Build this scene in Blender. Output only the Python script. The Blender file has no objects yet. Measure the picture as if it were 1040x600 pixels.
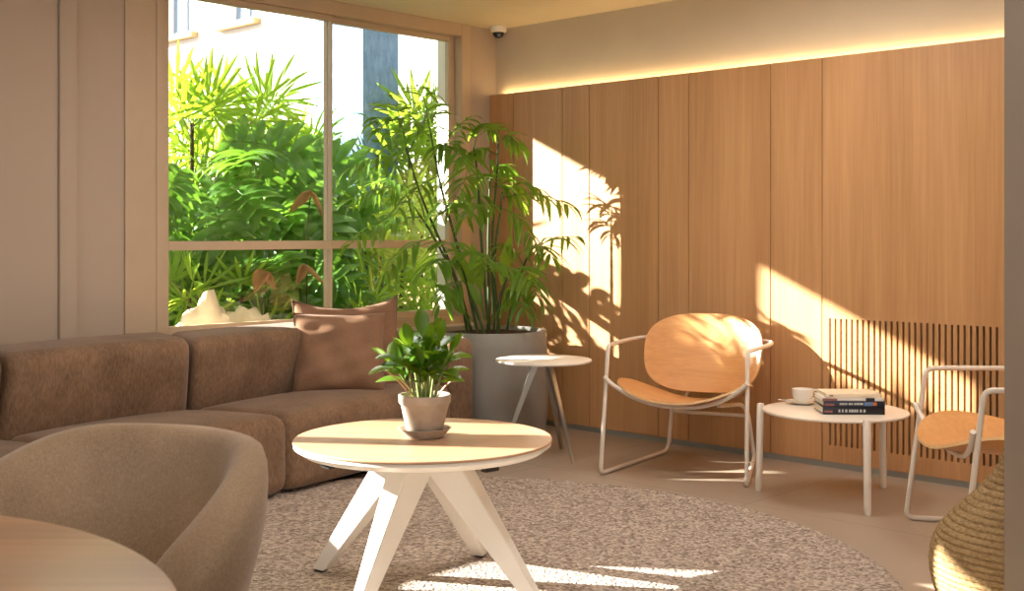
import bpy, bmesh, math, random
from mathutils import Vector, Matrix, Quaternion, noise
random.seed(7)
C = bpy.context.scene.collection
PI = math.pi
V = Vector
F, HOR, CAMZ = 1209.0, 238.0, 1.15

# ------------------------------------------------------------------ frame of the room
U = V((.7216, -.6924, 0))        # along the timber wall, away from the window
W = V((-.6923, -.7216, 0))       # along the window wall, away from the timber wall
K = V((-.143, 7.511, 0))         # room corner
CEIL = 2.445
def P(t, s, z=0.0):
    return K + U * t + W * s + V((0, 0, z))
def at(px, py, Y):
    return V(((px - 520) / F * Y, Y, CAMZ - (py - HOR) / F * Y))
def s_of(px, t=0.0):             # where the sight line of a photo column meets the plane t
    r = (px - 520) / F
    ax, ay = K.x + U.x * t, K.y + U.y * t
    return (r * ay - ax) / (W.x - r * W.y)
def t_of(px, s=0.0):
    r = (px - 520) / F
    ax, ay = K.x + W.x * s, K.y + W.y * s
    return (r * ay - ax) / (U.x - r * U.y)

# ------------------------------------------------------------------ materials
def srgb(r, g, b):
    f = lambda c: (c / 255 / 12.92) if c / 255 <= .04045 else ((c / 255 + .055) / 1.055) ** 2.4
    return (f(r), f(g), f(b), 1)
class NT:
    def __init__(s, name):
        s.m = bpy.data.materials.new(name); s.m.use_nodes = True
        s.t = s.m.node_tree; s.n = s.t.nodes; s.n.clear()
        s.out = s.n.new('ShaderNodeOutputMaterial')
    def add(s, typ, **kw):
        nd = s.n.new('ShaderNode' + typ)
        for k, v in kw.items():
            if hasattr(nd, k) and k not in ('inputs',): setattr(nd, k, v)
        return nd
    def ln(s, a, b): s.t.links.new(a, b)
    def coord(s, scale=(1, 1, 1), rot=(0, 0, 0)):
        tc = s.add('TexCoord'); mp = s.add('Mapping')
        mp.inputs['Scale'].default_value = scale; mp.inputs['Rotation'].default_value = rot
        s.ln(tc.outputs['Object'], mp.inputs['Vector']); return mp.outputs['Vector']
    def noise(s, vec, scale=5, detail=4, rough=.55, dist=0):
        nd = s.add('TexNoise'); nd.inputs['Scale'].default_value = scale; nd.inputs['Detail'].default_value = detail
        nd.inputs['Roughness'].default_value = rough; nd.inputs['Distortion'].default_value = dist
        s.ln(vec, nd.inputs['Vector']); return nd.outputs['Fac']
    def ramp(s, fac, stops):
        nd = s.add('ValToRGB'); e = nd.color_ramp.elements
        while len(e) < len(stops): e.new(.5)
        for el, (p, c) in zip(e, stops): el.position = p; el.color = c
        s.ln(fac, nd.inputs['Fac']); return nd.outputs['Color']
    def mix(s, fac, a, b, mode='MIX'):
        nd = s.add('Mix', data_type='RGBA', blend_type=mode)
        for sock, v in ((nd.inputs[0], fac), (nd.inputs[6], a), (nd.inputs[7], b)):
            if hasattr(v, 'node'): s.ln(v, sock)
            else: sock.default_value = v
        return nd.outputs[2]
    def bump(s, h, strength=.2, dist=.01):
        nd = s.add('Bump'); nd.inputs['Strength'].default_value = strength; nd.inputs['Distance'].default_value = dist
        s.ln(h, nd.inputs['Height']); return nd.outputs['Normal']
    def bsdf(s, col, rough=.5, normal=None, metal=0, spec=.5, sheen=0, final=True):
        b = s.add('BsdfPrincipled')
        if hasattr(col, 'node'): s.ln(col, b.inputs['Base Color'])
        else: b.inputs['Base Color'].default_value = col
        if hasattr(rough, 'node'): s.ln(rough, b.inputs['Roughness'])
        else: b.inputs['Roughness'].default_value = rough
        b.inputs['Metallic'].default_value = metal
        b.inputs['Specular IOR Level'].default_value = spec
        if sheen:
            b.inputs['Sheen Weight'].default_value = sheen; b.inputs['Sheen Roughness'].default_value = .4
        if normal is not None: s.ln(normal, b.inputs['Normal'])
        if final: s.ln(b.outputs[0], s.out.inputs[0])
        return b
M = {}
def plain(key, col, rough=.5, metal=0, spec=.5, var=.06, vs=8, bump=0, bs=60):
    n = NT(key); v = n.coord()
    lo = tuple(c * (1 - var) for c in col[:3]) + (1,); hi = tuple(min(1, c * (1 + var)) for c in col[:3]) + (1,)
    c = n.ramp(n.noise(v, vs, 5), [(.3, lo), (.7, hi)])
    nm = n.bump(n.noise(v, bs, 3), bump, .01) if bump else None
    n.bsdf(c, rough, nm, metal, spec); M[key] = n.m
def wood(key, dark, light, fine, broad, rough=.45, spec=.4):
    n = NT(key)
    f = n.noise(n.coord(fine), 1, 6, .65, .3); b = n.noise(n.coord(broad), 1, 3, .5, .6)
    mid = tuple((a + c) / 2 for a, c in zip(dark, light))
    c1 = n.ramp(f, [(.28, dark), (.5, mid), (.72, light)])
    c2 = n.ramp(b, [(.3, tuple(x * .86 for x in dark[:3]) + (1,)), (.7, light)])
    c = n.mix(.45, c1, c2)
    n.bsdf(c, rough, n.bump(f, .06, .004), 0, spec); M[key] = n.m
def fabric(key, dark, light, fine=(260, 260, 90), sheen=.25, rough=.95, bstr=.35):
    n = NT(key)
    f = n.noise(n.coord(fine), 1, 4, .7); b = n.noise(n.coord((5, 5, 5)), 1, 3)
    c1 = n.ramp(f, [(.3, dark), (.72, light)])
    c2 = n.ramp(b, [(.35, dark), (.7, light)])
    n.bsdf(n.mix(.35, c1, c2), rough, n.bump(f, bstr, .006), 0, .15, sheen); M[key] = n.m

wood('oak_panel', srgb(172, 124, 78), srgb(208, 160, 110), (70, 70, 1.6), (5, 5, .35), .42)
wood('oak_top', srgb(172, 134, 102), srgb(194, 158, 126), (3, 75, 75), (1.2, 9, 9), .35)
wood('oak_dining', srgb(165, 125, 92), srgb(200, 160, 122), (2, 40, 40), (.6, 7, 7), .38)
wood('oak_shell', srgb(202, 144, 84), srgb(228, 172, 112), (4, 60, 90), (1.2, 6, 14), .33)
plain('timber_edge', srgb(222, 184, 132), .5)
plain('plaster', srgb(206, 192, 168), .9, var=.05, vs=2.2, bump=.08, bs=14)
plain('wall_panel', srgb(190, 172, 152), .8, var=.03, vs=1.5)
plain('ceiling_paint', srgb(226, 212, 186), .9, var=.015)
plain('frame_bronze', srgb(200, 178, 150), .45, var=.03)
plain('white_metal', srgb(232, 226, 216), .38, var=.015)
plain('cream_metal', srgb(226, 214, 198), .38, var=.015)
plain('grey_metal', srgb(176, 176, 170), .3, metal=.85, var=.05)
plain('alu', srgb(168, 172, 166), .4, metal=.6, var=.05)
plain('black_plastic', srgb(20, 20, 20), .4)
plain('gap_dark', srgb(12, 9, 7), .9)
plain('concrete', srgb(142, 138, 130), .75, var=.09, vs=5, bump=.12, bs=30)
plain('pillar_grey', srgb(126, 112, 98), .85, var=.05, vs=3, bump=.06, bs=20)
plain('soil', srgb(52, 38, 28), 1, var=.5, vs=60, bump=1, bs=70)
plain('terracotta', srgb(176, 164, 150), .85, var=.16, vs=14, bump=.15, bs=60)
plain('white_ceramic', srgb(240, 234, 224), .15, var=.01)
plain('steel', srgb(190, 188, 184), .22, metal=1)
plain('facade_white', srgb(240, 236, 228), .9, var=.02)
plain('facade_tan', srgb(172, 140, 96), .9, var=.1, vs=3)
plain('glass_dark', srgb(120, 138, 160), .1)
plain('rock', srgb(212, 198, 168), .95, var=.15, vs=6, bump=.6, bs=12)
plain('dry_leaf', srgb(158, 116, 74), .8, var=.3, vs=20)
plain('paper', srgb(236, 224, 200), .8, var=.04, vs=200)
plain('cover_cream', srgb(232, 216, 186), .5)
plain('cover_white', srgb(228, 222, 214), .45)
plain('cover_navy', srgb(34, 40, 58), .35, var=.2)
plain('cover_black', srgb(24, 24, 30), .35)
plain('mark_red', srgb(150, 92, 84), .5)
plain('mark_pale', srgb(186, 186, 184), .5)
plain('mark_orange', srgb(196, 120, 60), .5)
plain('mark_blue', srgb(96, 124, 168), .5)
plain('cane', srgb(62, 84, 34), .5, var=.3, vs=20)
plain('stalk', srgb(128, 142, 74), .5, var=.2, vs=20)
plain('bark', srgb(70, 58, 40), .95, var=.3, vs=30, bump=.5)
plain('earth', srgb(66, 54, 38), 1, var=.4, vs=8, bump=.8, bs=20)
fabric('sofa_fabric', srgb(92, 71, 53), srgb(160, 129, 103), (150, 150, 30), .25)
fabric('cushion_fabric', srgb(118, 88, 66), srgb(160, 124, 98), (420, 420, 90), .15)
fabric('chair_fabric', srgb(140, 116, 92), srgb(194, 168, 138), (300, 300, 160), .25, bstr=.2)

def column_blue():
    n = NT('blue_render'); v = n.coord((9, 9, 3))
    f = n.noise(v, 2, 6, .7)
    c = n.ramp(f, [(.35, srgb(92, 116, 142)), (.65, srgb(122, 148, 174))])
    n.bsdf(c, .9, n.bump(f, .4, .03)); M['blue_render'] = n.m
column_blue()
def floor_mat():
    n = NT('floor_tile')
    ang = math.atan2(U.y, U.x)
    tc = n.add('TexCoord'); mp = n.add('Mapping'); mp.vector_type = 'TEXTURE'
    mp.inputs['Rotation'].default_value = (0, 0, ang); mp.inputs['Location'].default_value = (K.x + .25, K.y + .1, 0)
    n.ln(tc.outputs['Object'], mp.inputs['Vector'])
    br = n.add('TexBrick'); br.offset = 0; br.squash = 1
    br.inputs['Color1'].default_value = srgb(160, 144, 126); br.inputs['Color2'].default_value = srgb(166, 150, 132)
    br.inputs['Mortar'].default_value = srgb(128, 110, 92); br.inputs['Scale'].default_value = 1
    br.inputs['Mortar Size'].default_value = .0022; br.inputs['Brick Width'].default_value = 1.2; br.inputs['Row Height'].default_value = 1.2
    n.ln(mp.outputs['Vector'], br.inputs['Vector'])
    v = n.coord()
    f = n.noise(v, 3, 6, .6)
    c = n.mix(.5, br.outputs['Color'], n.ramp(f, [(.3, srgb(150, 132, 114)), (.7, srgb(176, 158, 140))]))
    g = n.mix(br.outputs['Fac'], c, srgb(128, 110, 92))
    n.bsdf(g, n.ramp(f, [(.3, (.34,) * 3 + (1,)), (.7, (.46,) * 3 + (1,))]), None, 0, .45); M['floor_tile'] = n.m
floor_mat()
def rug_mat():
    n = NT('rug_loops'); v = n.coord()
    vo = n.add('TexVoronoi'); vo.inputs['Scale'].default_value = 92; n.ln(v, vo.inputs['Vector'])
    b = n.noise(v, 2.5, 3)
    sep = n.add('SeparateColor'); n.ln(vo.outputs['Color'], sep.inputs[0])
    c = n.ramp(sep.outputs[0], [(0, srgb(100, 88, 80)), (.25, srgb(146, 130, 118)), (.6, srgb(186, 170, 156)), (1, srgb(220, 208, 194))])
    c = n.mix(.2, c, n.ramp(b, [(.3, srgb(140, 116, 98)), (.7, srgb(196, 174, 152))]))
    n.bsdf(c, 1, None, 0, .1, .15); M['rug_loops'] = n.m
    inv = n.add('Math', operation='SUBTRACT'); inv.inputs[0].default_value = 1; n.ln(vo.outputs['Distance'], inv.inputs[1])
    nm = n.bump(inv.outputs[0], .7, .012)
    for nd in n.n:
        if nd.type == 'BSDF_PRINCIPLED': n.ln(nm, nd.inputs['Normal'])
rug_mat()
def basket_mat():
    n = NT('seagrass'); v = n.coord((1, 1, 1))
    f = n.noise(n.coord((90, 90, 120)), 1, 4, .7); b = n.noise(v, 9, 3)
    c = n.mix(.35, n.ramp(f, [(.3, srgb(108, 84, 54)), (.55, srgb(162, 134, 94)), (.75, srgb(200, 174, 130))]),
              n.ramp(b, [(.35, srgb(130, 104, 70)), (.7, srgb(180, 152, 110))]))
    n.bsdf(c, .85, n.bump(f, .6, .006), 0, .2); M['seagrass'] = n.m
basket_mat()
def leaf_mat(key, dark, light, trans, tfac=.4, rough=.35):
    n = NT(key); v = n.coord()
    c = n.ramp(n.noise(v, 7, 3), [(.3, dark), (.7, light)])
    b = n.bsdf(c, rough, None, 0, .5, 0, final=False)
    t = n.add('BsdfTranslucent'); t.inputs['Color'].default_value = trans
    mx = n.add('MixShader'); mx.inputs[0].default_value = tfac
    n.ln(b.outputs[0], mx.inputs[1]); n.ln(t.outputs[0], mx.inputs[2]); n.ln(mx.outputs[0], n.out.inputs[0]); M[key] = n.m
leaf_mat('palm_leaf', srgb(56, 98, 34), srgb(110, 150, 62), srgb(160, 202, 60), .48)
leaf_mat('withered_leaf', srgb(128, 88, 52), srgb(186, 142, 94), srgb(214, 160, 100), .35, .7)
leaf_mat('zz_leaf', srgb(36, 74, 22), srgb(84, 128, 40), srgb(140, 180, 30), .35, .25)
leaf_mat('fan_leaf', srgb(64, 110, 36), srgb(126, 168, 60), srgb(190, 215, 60), .5)
leaf_mat('fan_leaf_yellow', srgb(72, 118, 36), srgb(128, 160, 58), srgb(165, 195, 50), .5)
leaf_mat('philodendron_leaf', srgb(46, 84, 34), srgb(104, 148, 66), srgb(140, 195, 60), .32, .26)
def glass_mat():
    n = NT('window_glass')
    t = n.add('BsdfTransparent'); t.inputs['Color'].default_value = (.97, .985, .975, 1)
    g = n.add('BsdfGlossy'); g.inputs['Roughness'].default_value = .01
    fr = n.add('Fresnel'); fr.inputs['IOR'].default_value = 1.45
    ge = n.add('NewGeometry'); iv = n.add('Math', operation='SUBTRACT'); iv.inputs[0].default_value = 1; n.ln(ge.outputs['Backfacing'], iv.inputs[1])
    ml = n.add('Math', operation='MULTIPLY'); n.ln(fr.outputs[0], ml.inputs[0]); n.ln(iv.outputs[0], ml.inputs[1])   # one reflection per pane
    mx = n.add('MixShader'); n.ln(ml.outputs[0], mx.inputs[0]); n.ln(t.outputs[0], mx.inputs[1]); n.ln(g.outputs[0], mx.inputs[2])
    n.ln(mx.outputs[0], n.out.inputs[0]); M['window_glass'] = n.m
glass_mat()
def emit(key, col, st):
    n = NT(key); e = n.add('Emission'); e.inputs[0].default_value = col; e.inputs[1].default_value = st
    n.ln(e.outputs[0], n.out.inputs[0]); M[key] = n.m
emit('led_warm', (1, .68, .31, 1), 13)
emit('fill_warm', (1, .93, .86, 1), 14)

# ------------------------------------------------------------------ mesh helpers
def finish(name, bm, m, parent=None, smooth=35, world=False, recalc=True):
    if world and parent is not None:
        bm.transform(parent.matrix_basis.inverted())
    if recalc: bmesh.ops.recalc_face_normals(bm, faces=bm.faces)
    me = bpy.data.meshes.new(name); bm.to_mesh(me); bm.free()
    if smooth:
        me.polygons.foreach_set('use_smooth', [True] * len(me.polygons))
        if smooth < 180: me.set_sharp_from_angle(angle=math.radians(smooth))
    me.materials.append(M[m])
    o = bpy.data.objects.new(name, me); C.objects.link(o)
    if parent is not None: o.parent = parent
    return o
def tag(o, label=None, cat=None, group=None, kind=None):
    if label: o['label'] = label
    if cat: o['category'] = cat
    if group: o['group'] = group
    if kind: o['kind'] = kind
    return o
def thing(name, label, cat, loc=(0, 0, 0), rz=0, group=None):
    o = bpy.data.objects.new(name, None); C.objects.link(o)
    o.empty_display_size = .1
    o.location = loc; o.rotation_euler = (0, 0, rz)
    o.matrix_basis = Matrix.Translation(V(loc)) @ Matrix.Rotation(rz, 4, 'Z')
    return tag(o, label, cat, group)
def struct(name, bm, m, parent=None, smooth=30, label=None):
    o = finish(name, bm, m, parent, smooth)
    o['kind'] = 'structure'
    if label: o['label'] = label
    if parent is None: o['category'] = name.split('_')[0]
    return o
def BM(): return bmesh.new()
def hexa(bm, pts):               # 8 points: bottom four in order, top four in order
    v = [bm.verts.new(p) for p in pts]
    for f in ((0, 3, 2, 1), (4, 5, 6, 7), (0, 1, 5, 4), (1, 2, 6, 5), (2, 3, 7, 6), (3, 0, 4, 7)):
        bm.faces.new([v[i] for i in f])
    return v
def box(bm, x0, x1, y0, y1, z0, z1, bev=0, seg=2):
    b2 = bmesh.new() if bev else bm
    hexa(b2, [(x0, y0, z0), (x1, y0, z0), (x1, y1, z0), (x0, y1, z0), (x0, y0, z1), (x1, y0, z1), (x1, y1, z1), (x0, y1, z1)])
    if bev:
        bmesh.ops.bevel(b2, geom=b2.edges[:], offset=bev, segments=seg, affect='EDGES', profile=.5)
        merge(bm, b2)
def wbox(bm, t0, t1, s0, s1, z0, z1, bev=0):   # box in the room's own axes
    b2 = bmesh.new()
    hexa(b2, [P(t0, s0, z0), P(t1, s0, z0), P(t1, s1, z0), P(t0, s1, z0), P(t0, s0, z1), P(t1, s0, z1), P(t1, s1, z1), P(t0, s1, z1)])
    if bev: bmesh.ops.bevel(b2, geom=b2.edges[:], offset=bev, segments=2, affect='EDGES')
    merge(bm, b2)
def merge(bm, b2):
    mp = {}
    for v in b2.verts: mp[v] = bm.verts.new(v.co)
    for f in b2.faces:
        try: bm.faces.new([mp[v] for v in f.verts])
        except ValueError: pass
    b2.free()
def prism(bm, poly, z0, z1):
    lo = [bm.verts.new((x, y, z0)) for x, y in poly]; hi = [bm.verts.new((x, y, z1)) for x, y in poly]
    n = len(poly)
    bm.faces.new(lo[::-1]); bm.faces.new(hi)
    for i in range(n): bm.faces.new([lo[i], lo[(i + 1) % n], hi[(i + 1) % n], hi[i]])
def lathe(bm, prof, n=48, c=(0, 0, 0), cap0=True, cap1=True):
    rings = []
    for r, z in prof:
        rings.append([bm.verts.new((c[0] + r * math.cos(2 * PI * i / n), c[1] + r * math.sin(2 * PI * i / n), c[2] + z)) for i in range(n)])
    for a, b in zip(rings, rings[1:]):
        for i in range(n): bm.faces.new([a[i], a[(i + 1) % n], b[(i + 1) % n], b[i]])
    if cap0: bm.faces.new(rings[0][::-1])
    if cap1: bm.faces.new(rings[-1])
def fillet(pts, rad, seg=6):
    out = [V(pts[0])]
    for i in range(1, len(pts) - 1):
        p, a, b = V(pts[i]), V(pts[i - 1]), V(pts[i + 1])
        r = rad[i] if isinstance(rad, (list, tuple)) else rad
        da, db = (a - p), (b - p)
        r = min(r, da.length * .49, db.length * .49)
        q0, q1 = p + da.normalized() * r, p + db.normalized() * r
        for k in range(seg + 1):
            t = k / seg
            out.append(q0 * (1 - t) ** 2 + p * 2 * t * (1 - t) + q1 * t * t)
    out.append(V(pts[-1])); return out
def spline(pts, n=8):
    p = [V(x) for x in pts]; p = [p[0] * 2 - p[1]] + p + [p[-1] * 2 - p[-2]]
    out = []
    for i in range(1, len(p) - 2):
        for k in range(n):
            t = k / n
            out.append(.5 * (2 * p[i] + (p[i + 1] - p[i - 1]) * t + (2 * p[i - 1] - 5 * p[i] + 4 * p[i + 1] - p[i + 2]) * t * t
                             + (3 * p[i] - p[i - 1] - 3 * p[i + 1] + p[i + 2]) * t ** 3))
    out.append(p[-2]); return out
def tube(bm, path, r, n=10, caps=True):
    path = [V(p) for p in path]; m = len(path)
    T = []
    for i in range(m):
        T.append((path[min(i + 1, m - 1)] - path[max(i - 1, 0)]).normalized())
    ref = V((0, 0, 1)) if abs(T[0].z) < .9 else V((1, 0, 0))
    nx = T[0].cross(ref).normalized(); rings = []
    for i in range(m):
        if i:
            q = T[i - 1].rotation_difference(T[i]); nx = (q @ nx); nx = (nx - T[i] * nx.dot(T[i])).normalized()
        ny = T[i].cross(nx)
        rr = r(i / (m - 1)) if callable(r) else r
        rings.append([bm.verts.new(path[i] + (nx * math.cos(2 * PI * k / n) + ny * math.sin(2 * PI * k / n)) * rr) for k in range(n)])
    for a, b in zip(rings, rings[1:]):
        for k in range(n): bm.faces.new([a[k], a[(k + 1) % n], b[(k + 1) % n], b[k]])
    if caps: bm.faces.new(rings[0][::-1]); bm.faces.new(rings[-1])
def softbox(bm, quad, z0, z1, r, crown=0.0, n=(26, 16, 12), front_bulge=0.0, under=0.0):
    """upholstered block: plan quad (4 points, a->b along the length at the rear, d,c in front), rounded edges, crowned top"""
    a, b, c, d = [V((q[0], q[1], 0)) for q in quad]
    L = ((b - a).length + (c - d).length) / 2; D = ((d - a).length + (c - b).length) / 2; H = z1 - z0
    hx, hy, hz = L / 2, D / 2, H / 2
    def place(x, y, z):
        q = V((max(-hx + r, min(hx - r, x)), max(-hy + r, min(hy - r, y)), max(-hz + r, min(hz - r, z))))
        dlt = V((x, y, z)) - q
        if dlt.length > 1e-9: q = q + dlt.normalized() * r
        u, w = q.x / L + .5, q.y / D + .5
        zz = q.z
        k = max(0, 1 - (q.x / hx) ** 2) ** .6 * max(0, 1 - (q.y / hy) ** 2) ** .6
        if zz > 0: zz += crown * k * zz / hz
        if q.y > 0: w += front_bulge / D * max(0, 1 - (q.x / hx) ** 4) * max(0, 1 - (q.z / hz) ** 2) * q.y / hy
        if under and q.y > 0: w -= under / D * (q.y / hy) * (.5 - q.z / hz * .5) ** 1.5
        pt = (a * (1 - u) + b * u) * (1 - w) + (d * (1 - u) + c * u) * w
        return V((pt.x, pt.y, z0 + hz + zz))
    def cosn(i, m): return -math.cos(PI * i / m)
    cache = {}
    def vert(i, j, k):
        key = (i, j, k)
        if key not in cache:
            def mp(i, m, h):
                e = min(.45, 1.0 * r / h); nr = max(2, m // 5)
                if i <= nr: return -h + h * e * (i / nr)
                if i >= m - nr: return h - h * e * ((m - i) / nr)
                return -h + h * e + (2 * h - 2 * h * e) * ((i - nr) / (m - 2 * nr))
            cache[key] = bm.verts.new(place(mp(i, n[0], hx), mp(j, n[1], hy), mp(k, n[2], hz)))
        return cache[key]
    X, Y, Z = n
    for i in range(X):
        for j in range(Y):
            for k in (0, Z): bm.faces.new([vert(i, j, k), vert(i + 1, j, k), vert(i + 1, j + 1, k), vert(i, j + 1, k)])
        for k in range(Z):
            for j in (0, Y): bm.faces.new([vert(i, j, k), vert(i + 1, j, k), vert(i + 1, j, k + 1), vert(i, j, k + 1)])
    for j in range(Y):
        for k in range(Z):
            for i in (0, X): bm.faces.new([vert(i, j, k), vert(i, j + 1, k), vert(i, j + 1, k + 1), vert(i, j, k + 1)])
def blade(bm, base, direc, up, length, width, droop=.3, n=6, fold=.25, tipw=.0, peak=.4):
    """a leaf: three verts across, folded along the midrib, bending down along its length"""
    d = V(direc).normalized(); up = V(up); side = d.cross(up).normalized()
    p = V(base); rows = []; step = length / n
    for i in range(n + 1):
        t = i / n
        if t < peak: w = width * (.15 + .85 * math.sin(PI / 2 * t / peak))
        else: w = width * max(tipw, math.cos(PI / 2 * (t - peak) / (1 - peak)) ** .8)
        nn = side.cross(d).normalized()
        rows.append((bm.verts.new(p - side * w / 2 + nn * w * fold), bm.verts.new(p), bm.verts.new(p + side * w / 2 + nn * w * fold)))
        d = (d + V((0, 0, -1)) * droop / n * (1 + t)).normalized(); p = p + d * step
    for a, b in zip(rows, rows[1:]):
        for k in (0, 1): bm.faces.new([a[k], a[k + 1], b[k + 1], b[k]])
def copy_tree(o, parent=None):
    c = o.copy(); C.objects.link(c)
    if c.data: c.data = c.data.copy()
    if parent is not None: c.parent = parent
    for ch in list(o.children): copy_tree(ch, c)
    return c

# ================================================================== THE ROOM
BACK = -3.5
T_END, S_END = 5.2, 7.4
room = [P(-.16, -.12), P(T_END, -.12), V((P(T_END, 0).x, BACK, 0)), V((P(0, S_END).x - .16, BACK, 0)), P(-.16, S_END)]
poly = [(p.x, p.y) for p in room]
b = BM(); prism(b, poly, -.12, 0); struct('floor', b, 'floor_tile', label='large beige stone floor tiles')
b = BM(); prism(b, poly, CEIL, CEIL + .15); struct('ceiling', b, 'ceiling_paint', label='pale warm painted ceiling')

# timber wall: plaster wall behind, boards in front
b = BM(); wbox(b, -.16, T_END, -.30, -.06, 0, CEIL); wr = struct('wall_right', b, 'plaster', label='cream plaster wall above the oak boards')
PTOP = 2.026
seams = [0.0] + [t_of(x) for x in (521.5, 571, 598.5, 668.5, 699.5, 782.5, 835)] + [t_of(1060), 3.9, T_END]
for i, (a, c) in enumerate(zip(seams, seams[1:])):
    b = BM(); g = .0022
    if i != 7:
        wbox(b, a + g, c - g, -.02, 0, .03, PTOP, .0015)
    else:                                       # the slotted board: real slots cut between slats
        s0, pitch, sw, z0, z1 = t_of(843), (t_of(1012.5) - t_of(843)) / 28, .0112, .112, .737
        wbox(b, a + g, c - g, -.02, 0, .03, z0); wbox(b, a + g, c - g, -.02, 0, z1, PTOP)
        left = a + g
        for k in range(29):
            c0 = s0 + k * pitch
            wbox(b, left, c0 - sw / 2, -.02, 0, z0, z1); left = c0 + sw / 2
        wbox(b, left, c - g, -.02, 0, z0, z1)
    o = struct('wood_panel', b, 'oak_panel', wr, smooth=30)
    if i == 7: o['label'] = 'oak board with a grille of narrow dark slots'
b = BM(); wbox(b, 0, T_END, -.0595, -.05, .03, PTOP - .05); struct('backing', b, 'gap_dark', wr)
b = BM(); wbox(b, 0, T_END, -.05, -.02, PTOP - .02, PTOP - .004); struct('cove_ledge', b, 'oak_panel', wr)
b = BM(); wbox(b, .02, T_END, -.045, -.008, 0, .029, .001); struct('baseboard_right', b, 'alu', label='slim grey metal skirting under the oak boards')
b = BM(); wbox(b, .07, T_END, -.046, -.03, PTOP - .004, PTOP + .004)
tag(finish('led_strip', b, 'led_warm', smooth=0), 'warm glowing light strip along the top of the oak boards', 'light strip')

# window wall
WB, WT = .60, 2.445
SR, SL = s_of(476.5), s_of(157.5)
S2R, S2L = 4.02, 5.75
WB2 = 1.05
b = BM()
wbox(b, -.16, 0, -.12, SR, 0, CEIL)
wbox(b, -.16, 0, SR, SL, 0, WB)
wbox(b, -.16, 0, SL, S2R, 0, CEIL); wbox(b, -.16, 0, S2R, S2L, 0, WB2); wbox(b, -.16, 0, S2R, S2L, 2.13, CEIL)
wbox(b, -.16, 0, S2L, S_END, 0, CEIL)
wl = struct('wall_left', b, 'wall_panel', label='beige wall beside the tall window')
b = BM(); wbox(b, 0, .035, s_of(75), s_of(57.5), 0, CEIL, .002); struct('cover_batten', b, 'wall_panel', wl)
b = BM(); wbox(b, 0, .012, s_of(157.5) + .002, s_of(126), 0, CEIL, .001); struct('jamb_board', b, 'frame_bronze', wl)
b = BM(); wbox(b, 0, .018, s_of(57.5) + .002, s_of(-60), 0, CEIL, .001); struct('wall_board', b, 'wall_panel', wl)
b = BM(); wbox(b, -.20, -.161, -.12, .262, 0, CEIL); wbox(b, -.161, -.102, SR - .02, .262, 0, CEIL); struct('outer_jamb', b, 'facade_white', wl)
b = BM(); wbox(b, .002, .016, .0, SL - .02, 0, .06); struct('baseboard_left', b, 'alu')

def window(name, s0, s1, mull, label, WB=WB, WT=WT, fr=(.075, .045), sl=(.052, .036)):
    """fixed frame, two sashes split by a wide meeting post, a transom in each, four panes"""
    b = BM(); d0, d1 = -.10, .012
    hd = .075; fa, fb = fr
    wbox(b, d0, d1, s0, s0 + fa, WB, WT, .003); wbox(b, d0, d1, s1 - fb, s1, WB, WT, .003)
    wbox(b, d0, d1, s0 + fa, s1 - fb, WT - hd, WT, .003); wbox(b, d0, d1, s0 + fa, s1 - fb, WB, WB + .05, .003)
    w = struct(name, b, 'frame_bronze', label=label)
    b = BM(); wbox(b, -.17, .03, s0 - .01, s1 + .01, WB - .02, WB + .004, .003); struct('window_sill', b, 'white_metal', w)
    m0, m1 = mull
    for k, (a, c, dd) in enumerate(((s0 + fa + .001, m1, -.05), (m0, s1 - fb - .001, -.012))):
        f = BM(); q0, q1 = dd - .034, dd
        st = sl[k]
        zt, zb = WT - hd - .001, WB + .051
        left = st if k == 0 else m1 - m0
        right = m1 - m0 if k == 0 else st
        wbox(f, q0, q1, a, a + left, zb, zt, .002); wbox(f, q0, q1, c - right, c, zb, zt, .002)
        wbox(f, q0, q1, a + left, c - right, zt - .032, zt, .002); wbox(f, q0, q1, a + left, c - right, zb, zb + .04, .002)
        if WB < 1: wbox(f, q0, q1, a + left, c - right, 1.07, 1.116, .002)
        so = struct('window_sash', f, 'frame_bronze', w)
        for z0, z1 in (((zb + .04, 1.07), (1.116, zt - .032)) if WB < 1 else ((zb + .04, zt - .032),)):
            p = BM(); wbox(p, dd - .019, dd - .015, a + left, c - right, z0, z1); struct('glass_pane', p, 'window_glass', so, smooth=0)
    return w
window('window_1', SR, SL, (s_of(339.2, .0), s_of(330, -.07)), 'tall bronze framed sliding window onto the garden')
window('window_2', S2R, S2L, (4.6, 4.69), 'second bronze framed sliding window further along the wall', WB2, 2.13)

# right hand wall end close to the camera, and the room behind the camera
b = BM(); box(b, 1.272, 1.55, -.9, 3.08, 0, CEIL, .004); struct('wall_front', b, 'pillar_grey', label='grey plastered wall end at the right edge')
b = BM(); e = P(T_END, 0); box(b, e.x, e.x + .15, BACK, e.y - .05, 0, CEIL); struct('wall_side', b, 'plaster')
b = BM(); q = P(-.16, S_END); box(b, q.x - .01, q.x + .14, BACK, q.y, 0, CEIL); struct('wall_back', b, 'plaster')

def fill_lamp(x, y, w):  # glowing panel out of view, added to brighten the room
    t = thing('fill_light', 'unseen square fill light added under the lounge ceiling', 'light', (x, y, CEIL), 0, 'added ceiling fill lights')
    b = BM()
    for a in ((-w, w, -w, -w + .03), (-w, w, w - .03, w), (-w, -w + .03, -w + .03, w - .03), (w - .03, w, -w + .03, w - .03)):
        box(b, a[0], a[1], a[2], a[3], -.02, -.0005, .002)
    finish('panel_trim', b, 'white_metal', t)
    b = BM(); box(b, -w + .031, w - .031, -w + .031, w - .031, -.012, -.006); finish('fill_panel', b, 'fill_warm', t)
for x, y in ((-.5, 4.6), (1.0, 5.0), (2.2, 3.9), (.2, 2.6), (-.8, -1.2)): fill_lamp(x, y, .3)

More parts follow.
